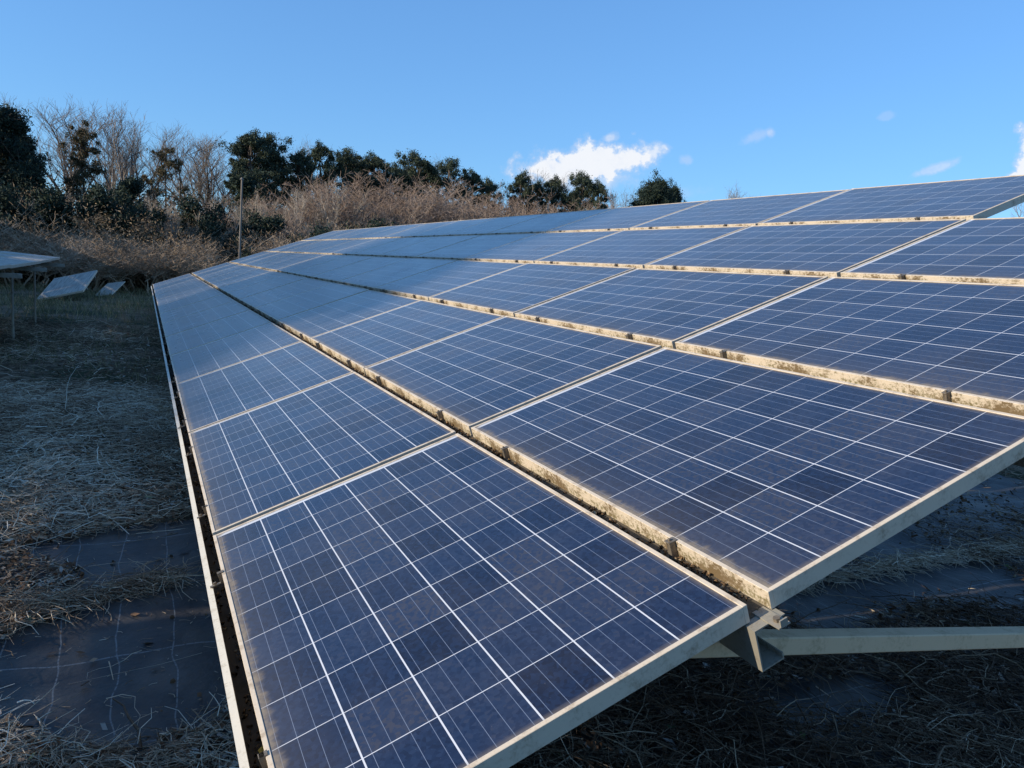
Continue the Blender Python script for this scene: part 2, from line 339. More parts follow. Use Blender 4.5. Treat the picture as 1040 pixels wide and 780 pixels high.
# panel mesh: local z is DOWN; top lip of the frame at z = 0
pm = MB(); pm.box((.010, .010, .0025), (PL - .010, PW - .010, .0075)); lam_me = pm.mesh('solar_panel', M['cells'])
lam_me.materials.append(M['back'])
for pl in lam_me.polygons:
    if pl.normal.z > .9: pl.material_index = 1   # the back sheet
fm = MB(); t = .012
fm.box((0, 0, 0), (PL, t, FH)); fm.box((0, PW - t, 0), (PL, PW, FH)); fm.box((0, t, 0.0006), (t, PW - t, FH - .0006)); fm.box((PL - t, t, 0.0006), (PL, PW - t, FH - .0006))
fm.box((t, t, FH - .002), (PL - t, .03, FH)); fm.box((t, PW - .03, FH - .002), (PL - t, PW - t, FH))
for x0, x1 in ((.012, .03), (PL - .03, PL - .012)): fm.box((x0, .031, FH - .0025), (x1, PW - .031, FH - .0005))
M['frame_mat'] = M['frame']
frame_me = fm.mesh('frame', M['frame'], .0009)
# frame material measures height upward: its moss mask reads local z, which is down here
for n in M['frame'].node_tree.nodes:
    if n.bl_idname == 'ShaderNodeMapRange' and abs(n.inputs[1].default_value + .034) < 1e-6:
        n.inputs[1].default_value = 0.034; n.inputs[2].default_value = 0.004
    if n.bl_idname == 'ShaderNodeMath' and n.operation == 'GREATER_THAN' and n.inputs[1].default_value == 0.0:
        n.operation = 'LESS_THAN'; n.inputs[1].default_value = 0.001
cm = MB(); cm.box((-.016, -.030, -.0030), (.016, .008, -.0005)); cm.box((-.012, -.026, -.0004), (.012, -.0008, .046)); cm.tube((0, -.016, -.003), (0, -.016, -.009), .0055, k=6)
clamp_me = cm.mesh('clamp', M['clamp'], .0006)
cm = MB(); cm.box((-.016, -.014, -.0035), (.016, .007, -.0005)); cm.box((-.016, -.016, -.0035), (.016, -.0006, .030)); cm.box((-.010, -.056, .030), (.010, -.0006, .034)); cm.tube((0, -.036, .030), (0, -.036, .022), .0065, k=6)
edge_clamp_me = cm.mesh('clamp', M['clamp'], .0006)

def put_panel(root, u, v, w, clamps, edge, jit=True):
    p = link('solar_panel', lam_me, root)
    j = Matrix.Rotation(rad(random.uniform(-.12, .12)), 4, 'X') @ Matrix.Rotation(rad(random.uniform(-.08, .08)), 4, 'Y') if jit else Matrix.Identity(4)
    p.matrix_local = Matrix.Translation(P3(u, v, w)) @ ROT @ j
    link('frame', frame_me, p)
    if clamps:
        for cx in (.335, 1.34):
            c = link('clamp', edge_clamp_me if edge else clamp_me, p); c.location = (cx + random.uniform(-.012, .012), 0, 0); c.scale = (random.uniform(.5, .75), random.uniform(.7, 1), 1)
    return p
NCOL, NROW = 13, 5
arr = empty('solar_array', (0, 0, 0), 'long tilted table of blue solar panels in five rows filling the foreground, lowest row nearest', 'solar array')
for r in range(NROW):
    for c in range(NCOL):
        if r == 4 and c == 0: continue            # the top row starts one panel further back
        put_panel(arr, c * PU, r * PV, 0, c < 8, r == 0)
UEND = NCOL * PU
def loc_box(mb, u0, u1, v0, v1, w0, w1):           # box in array coordinates, w is height over the glass plane
    n = len(mb.v)
    q = [P3(u, v, w) for w in (w0, w1) for v in (v0, v1) for u in (u0, u1)]
    mb.v += [tuple(t) for t in q]
    i = lambda a, b_, c_: n + a * 4 + b_ * 2 + c_
    mb.f += [(i(0,0,0), i(0,0,1), i(0,1,1), i(0,1,0)), (i(1,0,0), i(1,1,0), i(1,1,1), i(1,0,1)), (i(0,0,0), i(1,0,0), i(1,0,1), i(0,0,1)),
             (i(0,1,0), i(0,1,1), i(1,1,1), i(1,1,0)), (i(0,0,0), i(0,1,0), i(1,1,0), i(1,0,0)), (i(0,0,1), i(1,0,1), i(1,1,1), i(0,1,1))]
# lower edge rail: a trough, open to the sky, outer lip cream
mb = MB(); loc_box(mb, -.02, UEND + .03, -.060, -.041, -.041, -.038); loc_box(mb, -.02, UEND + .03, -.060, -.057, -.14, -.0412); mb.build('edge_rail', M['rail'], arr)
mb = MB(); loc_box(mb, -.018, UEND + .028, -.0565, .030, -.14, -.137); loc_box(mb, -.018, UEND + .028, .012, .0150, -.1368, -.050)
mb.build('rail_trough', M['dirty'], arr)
# channel purlins under each joint between rows and under the top edge
for r in range(1, NROW + 1):
    v0 = r * PV - .074; mb = MB(); u0 = -.028 if r < 5 else PU - .05
    loc_box(mb, u0, UEND + .03, v0, v0 + .0035, -.150, -.0465)               # web
    loc_box(mb, u0, UEND + .03, v0 + .0036, v0 + .085, -.0500, -.0465)       # top flange
    loc_box(mb, u0, UEND + .03, v0 + .0036, v0 + .062, -.150, -.1465)        # bottom flange
    loc_box(mb, u0, UEND + .03, v0 + .0585, v0 + .062, -.1464, -.133)
    mb.build('purlin', M['steel'], arr)
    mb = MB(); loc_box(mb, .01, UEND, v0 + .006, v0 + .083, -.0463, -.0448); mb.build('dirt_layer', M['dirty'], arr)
# small bracket sticking out where rows one and two meet
mb = MB(); loc_box(mb, -.060, .02, PV - .036, PV - .004, -.0462, -.0430); loc_box(mb, -.0600, -.0565, PV - .030, PV - .010, -.0428, -.028)
mb.build('end_bracket', M['steel'], arr)
mb = MB(); q = P3(.10, PV - .076, -.10); q2 = P3(.10, PV - .088, -.10); mb.tube(q, q2, .009, k=6); mb.tube(P3(.10, PV - .0745, -.10), P3(.10, PV - .078, -.10), .014, k=12); mb.build('bolt', M['clamp'], arr)
mb = MB(); q = P3(-.038, PV - .020, -.043); mb.tube(q, P3(-.038, PV - .020, -.034), .008, k=6); mb.build('bolt', M['clamp'], arr)
# rafters, posts and the strut under the near end
for k in range(7):
    u = .9 + k * 3.42
    mb = MB(); mb.beam(P3(u, -.02, -.175), P3(u, 5.22, -.175), .05, .06, up=(-sT, 0, cT)); mb.build('rafter', M['steel'], arr)
    for v in (.35, 4.6):
        top = P3(u, v, -.21); mb = MB(); mb.box((top.x - .03, top.y - .03, -.1), (top.x + .03, top.y + .03, top.z + .02)); mb.box((top.x - .06, top.y - .06, .02), (top.x + .06, top.y + .06, .035))
        mb.build('post', M['steel'], arr, .003)
mb = MB(); mb.beam((.80, .135, .885 - .018), (6.0, .135, .885 - .018 - 5.2 * .1345), .050, .047); mb.build('strut', M['strut'], arr, .003)
# bits of dirt, moss and leaves caught in the joints
def quads_at(C, size, flat=.5, aspect=1.6):
    n = len(C); a = rng.normal(size=(n, 3)); a[:, 2] *= flat; a /= np.linalg.norm(a, axis=1)[:, None]
    h = rng.normal(size=(n, 3)); h -= a * (a * h).sum(1)[:, None]; h[:, 2] *= flat; h /= np.linalg.norm(h, axis=1)[:, None]
    s = (size * rng.uniform(.5, 1.4, n))[:, None]; a = a * s * aspect / 2; h = h * s / 2
    k = rng.uniform(.15, .6, (n, 1))
    V = np.stack([C - a, C + h - a * k, C + a, C - h + a * k], 1).reshape(-1, 3)
    return V, np.arange(4 * n).reshape(n, 4)
def crumbs(count, spots):
    C = []
    for (r, n) in spots:
        v = r * PV - rng.uniform(.006, .050, n); cl = rng.uniform(.10, 14, max(4, n // 14)); u = cl[rng.integers(0, len(cl), n)] + rng.normal(0, .035, n)
        u = np.where(rng.random(n) < .35, rng.uniform(.02, 10, n), u); w = -.0455 + np.abs(rng.normal(0, .005, n))
        C.append(np.array([list(P3(a, b_, c_)) for a, b_, c_ in zip(u, v, w)]))
    n = 700; u = rng.uniform(0, 9, n); C.append(np.array([list(P3(a, b_, c_)) for a, b_, c_ in zip(u, rng.uniform(-.052, .0, n), rng.uniform(-.136, -.128, n))]))
    return np.concatenate(C)
C = crumbs(0, [(1, 3200), (2, 2000), (3, 1200), (4, 900)])
V, F = quads_at(C, np.full(len(C), .011), 1.0, 1.5)
# solid crumbs: each is a squashed tetra-like wedge
V4 = V.reshape(-1, 4, 3); apex = V4.mean(1) + rng.normal(0, .003, (len(C), 3)) + np.array([0, 0, .004])
VV = np.concatenate([V4, apex[:, None]], 1).reshape(-1, 3); base = (np.arange(len(C)) * 5)[:, None]
FF = np.concatenate([base + np.array([[0, 1, 4]]), base + np.array([[1, 2, 4]]), base + np.array([[2, 3, 4]]), base + np.array([[3, 0, 4]]), base + np.array([[0, 2, 1]]), base + np.array([[0, 3, 2]])])
tn = np.tile(rng.random(len(C)), 6)
tag(link('joint_debris', np_mesh('joint_debris', VV, FF, M['crumb'], tn)), 'dry dirt crumbs and leaf bits caught in the joints between panel rows', 'debris', kind='stuff')
# a yellow leaf lying in the trough
lf = MB(); q = P3(.53, -.022, -.125)
lf.v = [tuple(q + Vector(d)) for d in ((0, -.018, 0), (.009, -.004, .004), (.012, .012, .002), (0, .02, .006), (-.010, .010, .003), (-.008, -.006, .003), (0, -.018, -.001), (0, .02, .005))]
lf.f = [(0, 1, 2, 3), (0, 3, 4, 5), (6, 7, 2, 1), (6, 5, 4, 7)]
tag(lf.build('fallen_leaf', M['yellow']), 'small yellow leaf lying in the rail trough at the low edge of the array', 'leaf')

# ------------------------------------------------------------------ unseen neighbouring array added on the left to shade the aisle
shade_array = empty('solar_array', (-11.45, -9, .33), 'unseen second table of blue solar panels added on the left to shade the aisle', 'solar array')
for r in range(NROW):
    for c in range(0, 24):
        p = link('solar_panel', lam_me, shade_array); p.matrix_local = Matrix.Translation(P3(c * PU, r * PV, 0)) @ ROT; link('frame', frame_me, p) if c < 4 and r > 3 else None
for r in range(1, NROW + 1):
    v0 = r * PV - .074; mb = MB(); loc_box(mb, 0, 24 * PU, v0, v0 + .095, -.14, -.0465); mb.build('purlin', M['steel'], shade_array)  # purlins widened to close the row gaps against sun leaks
for k in range(9):
    for v in (.35, 4.6):
        top = P3(.9 + k * 5.0, v, -.14); mb = MB(); mb.box((top.x - .03, top.y - .03, -.4), (top.x + .03, top.y + .03, top.z)); mb.build('post', M['steel'], shade_array)

# ------------------------------------------------------------------ sagging flat table and fallen panels on the left
def rigid(origin, ex, ey):                        # frame from origin, first edge, second edge; z down
    ex = Vector(ex).normalized(); ey = Vector(ey); ey = (ey - ex * ey.dot(ex)).normalized(); ez = ex.cross(ey)
    return Matrix(((ex.x, ey.x, ez.x, origin[0]), (ex.y, ey.y, ez.y, origin[1]), (ex.z, ey.z, ez.z, origin[2]), (0, 0, 0, 1)))
tb = empty('panel_table', (-2.6, 14, 0), 'pale flat table of solar panels on thin posts at the left edge of the photo', 'panel table')
inv = Matrix.Translation((2.6, -14, 0))
lit_tone_me = MB(); lit_tone_me.box((.010, .010, .0025), (PL - .010, PW - .010, .0075)); lit_tone_me = lit_tone_me.mesh('solar_panel', M['lit_tone'])
for i in range(5):
    for j in range(2):
        p = link('solar_panel', lit_tone_me, tb); p.matrix_local = inv @ rigid((-1.82 - j * 1.02 - .99, 9.4 + i * 1.71, 1.36 + .06 * j + random.uniform(-.012, .012)), (0, 1, 0.0), (1, 0, -.06))
        link('frame', frame_me, p)
for x in (-2.05, -3.5):
    mb = MB(); mb.beam((x + 2.6, -4.8, 1.24), (x + 2.6, 3.9, 1.24), .05, .08); mb.build('beam', M['dirty'], tb)
for y in (-3.5, -.6, 2.6):
    mb = MB(); mb.beam((-1.3, y + .2, 1.17), (.95, y + .2, 1.17), .05, .06); mb.build('rafter', M['steel'], tb)
for y in (-3.5, -.3, 2.6):
    for x in (-2.15, -3.4):
        mb = MB(); mb.tube((x + 2.6, y, -.1), (x + 2.6, y, 1.2), .02, k=10); mb.build('post', M['steel'], tb)
def fallen(name, label, corner, ex, ey, n, sc=1):
    e = empty(name, corner, label, 'solar panel'); e.scale = (sc, sc, sc)
    for i in range(n):
        p = link('glass', lit_tone_me, e); p.matrix_local = rigid((0, 0, 0), ex, ey) @ Matrix.Translation((0, i * 1.0, 0)); f = link('frame', frame_me, p)
    exn = Vector(ex).normalized(); eyn = Vector(ey); eyn = (eyn - exn * eyn.dot(exn)).normalized(); nz = exn.cross(eyn)
    mb = MB()
    for k in (.35, 1.3): mb.beam(exn * k + nz * .07, exn * k + eyn * (n * 1.0) + nz * .07, .05, .05, up=tuple(nz))
    mb.build('purlin', M['steel'], e)
fallen('collapsed_table', 'larger grey fallen panels lying tilted on the weeds at the left below the thicket', (-2.95, 24.3, -.03), (.25, 1.9, .50), (1.4, -.2, .42), 1, 1.25)
fallen('collapsed_table', 'smaller cream fallen panel lying tilted just right of the larger fallen ones', (-1.65, 26.9, -.02), (.5, 1.2, .55), (.6, -.3, .12), 1, .6)

# ------------------------------------------------------------------ plants
def prisms(segs, k=3):
    """segs: (n, 8) p0 p1 r0 r1 -> quads"""
    s = np.asarray(segs, float); p0, p1, r0, r1 = s[:, :3], s[:, 3:6], s[:, 6], s[:, 7]
    d = p1 - p0; d /= np.linalg.norm(d, axis=1)[:, None] + 1e-9
    h = np.where(np.abs(d[:, 2:3]) < .9, np.array([[0, 0, 1.]]), np.array([[1., 0, 0]])); e = np.cross(d, h); e /= np.linalg.norm(e, axis=1)[:, None]; g = np.cross(d, e)
    ring = []
    for P, r in ((p0, r0), (p1, r1)):
        for i in range(k):
            t = 2 * np.pi * i / k; ring.append(P + (e * np.cos(t) + g * np.sin(t)) * r[:, None])
    V = np.stack(ring, 1).reshape(-1, 3); n = len(s); base = (np.arange(n) * 2 * k)[:, None]
    F = np.concatenate([base + np.array([[i, (i + 1) % k, k + (i + 1) % k, k + i]]) for i in range(k)])
    return V, F, np.tile(np.arange(n), k)
def ribbons(segs):
    s = np.asarray(segs, float); p0, p1, r0, r1 = s[:, :3], s[:, 3:6], s[:, 6:7], s[:, 7:8]
    d = p1 - p0; sd = np.cross(d, rng.normal(size=d.shape)); sd /= np.linalg.norm(sd, axis=1)[:, None] + 1e-9
    V = np.stack([p0 - sd * r0, p0 + sd * r0, p1 + sd * r1, p1 - sd * r1], 1).reshape(-1, 3)
    return V, np.arange(4 * len(s)).reshape(-1, 4)
def grow(R, height, spread, levels=5, kids=3, up=.35, trunk_frac=.25, r0=.12, minr=.006, stems=1, wob=.25, shrink=.72):
    segs = []
    def rec(p, d, L, r, lev):
        n = 3 if lev < 3 else 2
        for i in range(n):
            d2 = d + np.array([R.gauss(0, wob), R.gauss(0, wob), R.gauss(0, wob) + up * .15]) * .5; d2 /= np.linalg.norm(d2)
            q = p + d2 * L / n; rr = max(minr, r * .86); segs.append((*p, *q, r, rr, lev)); p, d, r = q, d2, rr
            if lev < levels and (lev > 0 or i > 0):
                for _ in range(R.choice((1, 1, 2)) if lev else R.choice((1, 2))):
                    a = R.uniform(0, 6.28); o = np.array([math.cos(a), math.sin(a), R.uniform(-.1, .5)])
                    dd = d * (1 - spread) + o * spread + np.array([0, 0, up * .4]); dd /= np.linalg.norm(dd)
                    rec(p.copy(), dd, L * shrink * R.uniform(.6, 1.1), max(minr, r * .6), lev + 1)
        if lev < levels:
            for _ in range(kids - 1):
                dd = d + np.array([R.gauss(0, spread), R.gauss(0, spread), R.uniform(0, up)]); dd /= np.linalg.norm(dd)
                rec(p.copy(), dd, L * shrink * R.uniform(.8, 1.1), r * .8, lev + 1)
    for s in range(stems):
        a = R.uniform(0, 6.28); t = 0 if stems == 1 else R.uniform(.1, .6)
        d = np.array([math.cos(a) * t, math.sin(a) * t, 1.]); d /= np.linalg.norm(d)
        rec(np.array([math.cos(a) * t * .2, math.sin(a) * t * .2, -.1]), d, height * trunk_frac, r0, 0)
    s = np.array(segs); s[:, :6] *= 1.0
    h = np.percentile(s[:, 5], 99.9); s[:, :6] *= height / h
    return s
def bare_tree_meshes(seed, height, spread, r0, mat_t, **k):
    R = random.Random(seed); s = grow(R, height, spread, r0=r0, **k)
    big = s[s[:, 8] <= 1]; small = s[s[:, 8] > 1]
    V, F, i = prisms(big, 5); a = np_mesh('trunk', V, F, M['bark'] if mat_t is None else mat_t, rng.random(len(big))[i])
    V, F, i = prisms(small, 3); c = np_mesh('branches', V, F, mat_t, rng.random(len(small))[i])
    return a, c, s
def crown_tree(seed, H, width, mat, limbs=6, r0=.15, low=.22, dens=1.0):
    """leafless tree: short trunk, limbs that rise and fan out, side branches, twigs"""
    R = random.Random(seed); big, small = [], []
    def walk(p, d, L, ra, rb, n, wob, up, out):
        pts = [p.copy()]
        for i in range(n):
            d = d + np.array([R.gauss(0, wob), R.gauss(0, wob), R.gauss(0, wob * .6) + up]); d = d / np.linalg.norm(d); q = p + d * L / n
            r1 = ra + (rb - ra) * i / n; r2 = ra + (rb - ra) * (i + 1) / n; out.append((*p, *q, r1, r2, 0)); p = q; pts.append(p.copy())
        return pts, d
    lead, d0 = walk(np.array([0, 0, -.2]), np.array([R.gauss(0, .05), R.gauss(0, .05), 1.]), H * .5, r0, r0 * .6, 6, .05, .05, big)
    for k in range(limbs):
        f = low / .5 + (1 - low / .5) * (k + .5) / limbs; i = min(5, int(f * 6)); p = lead[i] + (lead[i + 1] - lead[i]) * (f * 6 - i)
        a = k * 2.4 + R.uniform(-.5, .5); lean = R.uniform(.35, .75) * width / H * 1.5 * (1.15 - .6 * k / limbs)
        d = np.array([math.cos(a) * lean, math.sin(a) * lean, 1.]); d /= np.linalg.norm(d); L = (H - p[2]) * R.uniform(.82, 1.02)
        pts, _ = walk(p, d, L, r0 * .55, .014, 9, .09, .05, big)
        for j in range(2, 10):
            for _ in range(R.choice((1, 2, 2))):
                t = j / 9; b = pts[j] if j < len(pts) else pts[-1]; ax = pts[min(j, 9)] - pts[j - 1]; ax /= np.linalg.norm(ax)
                o = np.array([R.gauss(0, 1), R.gauss(0, 1), R.uniform(0, .8)]); o /= np.linalg.norm(o); dd = ax * .75 + o * .65; dd /= np.linalg.norm(dd)
                sp, sd = walk(b, dd, H * R.uniform(.12, .24) * (1.15 - .6 * t), .026 * (1.2 - .7 * t) + .006, .007, 5, .13, .06, small)
                for m in range(1, 6):
                    for _ in range(int(round(2 * dens))):
                        o = np.array([R.gauss(0, 1), R.gauss(0, 1), R.uniform(-.1, .8)]); o /= np.linalg.norm(o); d3 = sd * .7 + o * .6; d3 /= np.linalg.norm(d3)
                        tp, td = walk(sp[m], d3, H * R.uniform(.04, .085), .007, .004, 2, .12, .05, small)
                        for _ in range(3):
                            o = np.array([R.gauss(0, 1), R.gauss(0, 1), R.uniform(0, .8)]); d4 = td + o * .4; d4 /= np.linalg.norm(d4)
                            walk(tp[R.choice((1, 2))], d4, H * R.uniform(.02, .045), .004, .0025, 1, .1, .05, small)
    big, small = np.array(big), np.array(small); z = np.percentile(small[:, 5], 99.6); f = H / z
    for q in (big, small): q[:, [0, 1, 2, 3, 4, 5]] *= f
    w = np.percentile(np.hypot(small[:, 3], small[:, 4]), 97) * 2
    for q in (big, small): q[:, [0, 1, 3, 4]] *= (width / w) ** .6
    V, F, i = prisms(big, 5); a_ = np_mesh('trunk', V, F, M['sap'] if mat == 'sap' else M['limb'], np.random.default_rng(seed).random(len(big))[i])
    V, F, i = prisms(small, 3); c_ = np_mesh('branches', V, F, M['sap'] if mat == 'sap' else M['twig_grey'], np.random.default_rng(seed).random(len(small))[i])
    return a_, c_
def pine_meshes(seed, height, width, mat, clump=.55, base=.45, n_clump=42, per=260, leaf=.16):
    R = random.Random(seed); nr = np.random.default_rng(seed); segs = []; top = height * .97
    p = np.array([0, 0, -.2]); r = height * .018 + .03; N = 9; pts = [p]
    for i in range(N):
        q = np.array([R.gauss(0, .04) * height * .3 + p[0], R.gauss(0, .04) * height * .3 + p[1], top * (i + 1) / N]); segs.append((*p, *q, r, r * .86)); p = q; r *= .86; pts.append(q)
    pts = np.array(pts); C = []
    for i in range(n_clump):
        f = base + (1 - base) * (i + R.random()) / n_clump; z = height * f
        k = min(N, max(1, int(f * N))); c0 = pts[k]
        prof = math.sin(min(1, (1 - f) / (1 - base) * 1.15 + .12) * math.pi * .62) ** .8
        a = R.uniform(0, 6.28); rr = width / 2 * prof * R.uniform(.35, 1.0)
        c = np.array([c0[0] + math.cos(a) * rr, c0[1] + math.sin(a) * rr, z]); C.append((c, clump * R.uniform(.6, 1.25)))
        m = (c0 * .5 + c * .5); m[2] = min(z, c0[2]) - .1; b0 = np.array([c0[0], c0[1], min(z - .3 * rr, top * .98)])
        segs.append((*b0, *m, .045, .03)); segs.append((*m, *c, .03, .012))
        for _ in range(5):
            t = c + np.array([R.gauss(0, 1), R.gauss(0, 1), R.gauss(.1, .6)]) * clump * .8; segs.append((*c, *t, .012, .006))
    P = []
    for c, sz in C:
        for _ in range(7):                       # every clump is a handful of tufts, some higher than others
            o = nr.normal(size=3) * np.array([sz, sz, sz * .5]) * (.75 if base > .3 else .5); ts = sz * nr.uniform(.14, .42); n = int(per / 7 * nr.uniform(.5, 1.4))
            P.append(c + o + nr.normal(size=(n, 3)) * np.array([ts, ts, ts * .7]))
    P = np.concatenate(P); z_ = height / np.percentile(P[:, 2], 99.7); P *= np.array([1, 1, z_]); segs = [(*a[:2], a[2] * z_, *a[3:5], a[5] * z_, *a[6:8]) for a in segs]
    V, F = quads_at(P, np.full(len(P), leaf), .8, 2.4)
    V2, F2, i = prisms(np.array(segs), 5)
    return np_mesh('trunk', V2, F2, M['bark'], rng.random(len(segs))[i]), np_mesh('crown', V, F, mat, nr.random(len(F)))
def plant(name, meshes, names, x, y, rot, sc, label, cat='tree', group=None):
    e = empty(name, (x, y, 0), label, cat, group); e.rotation_euler = (0, 0, rot); e.scale = (sc[0], sc[0], sc[1])
    for nm, me in zip(names, meshes): link(nm, me, e)
    return e
BARE = [crown_tree(sd, 10, w, 'grey', limbs=n, r0=.16) for sd, w, n in ((11, 5.5, 6), (15, 6.5, 7), (13, 4.8, 5), (17, 6.0, 6))]
ROUND = [bare_tree_meshes(s, 6, .85, .10, M['twig_purple'], levels=5, kids=3, up=.35, trunk_frac=.2, minr=.0075, stems=3, wob=.22)[:2] for s in (21, 22, 23)]
SAP = [crown_tree(sd, 5, w, 'sap', limbs=n, r0=.085, low=.12, dens=.8) for sd, w, n in ((61, 3.6, 5), (62, 4.2, 6))]
PINE = [pine_meshes(s, 9, w, M['needles'], clump=c, base=ba, n_clump=nc, per=1300, leaf=.058) for s, w, c, ba, nc in ((31, 4.1, .58, .40, 36), (32, 3.3, .46, .42, 32), (33, 4.8, .58, .36, 40))]
SPARSE = [pine_meshes(s, 9, w, M['needles_brown'], clump=c, base=ba, n_clump=nc, per=700, leaf=.052) for s, w, c, ba, nc in ((41, 2.4, .45, .5, 24), (42, 4.2, .42, .4, 24))]
BROAD = [pine_meshes(s, 8, w, M['evergreen'], clump=.8, base=.18, n_clump=80, per=1300, leaf=.07) for s, w in ((51, 5.6), (52, 5.4))]
def az(xp, dist):                                 # bearing (photo column) and distance -> ground position
    t = math.atan((xp - 520) / 785.4); a0 = math.atan2(fwd.x, fwd.y) + t
    return CAM.x + math.sin(a0) * dist, CAM.y + math.cos(a0) * dist, t
def hor(xp): return 239.65 + xp * .0708
def ht(xp, yp, dist): t = math.atan((xp - 520) / 785.4); return CAM.z + (hor(xp) - yp) / 785.4 * dist * math.cos(t)
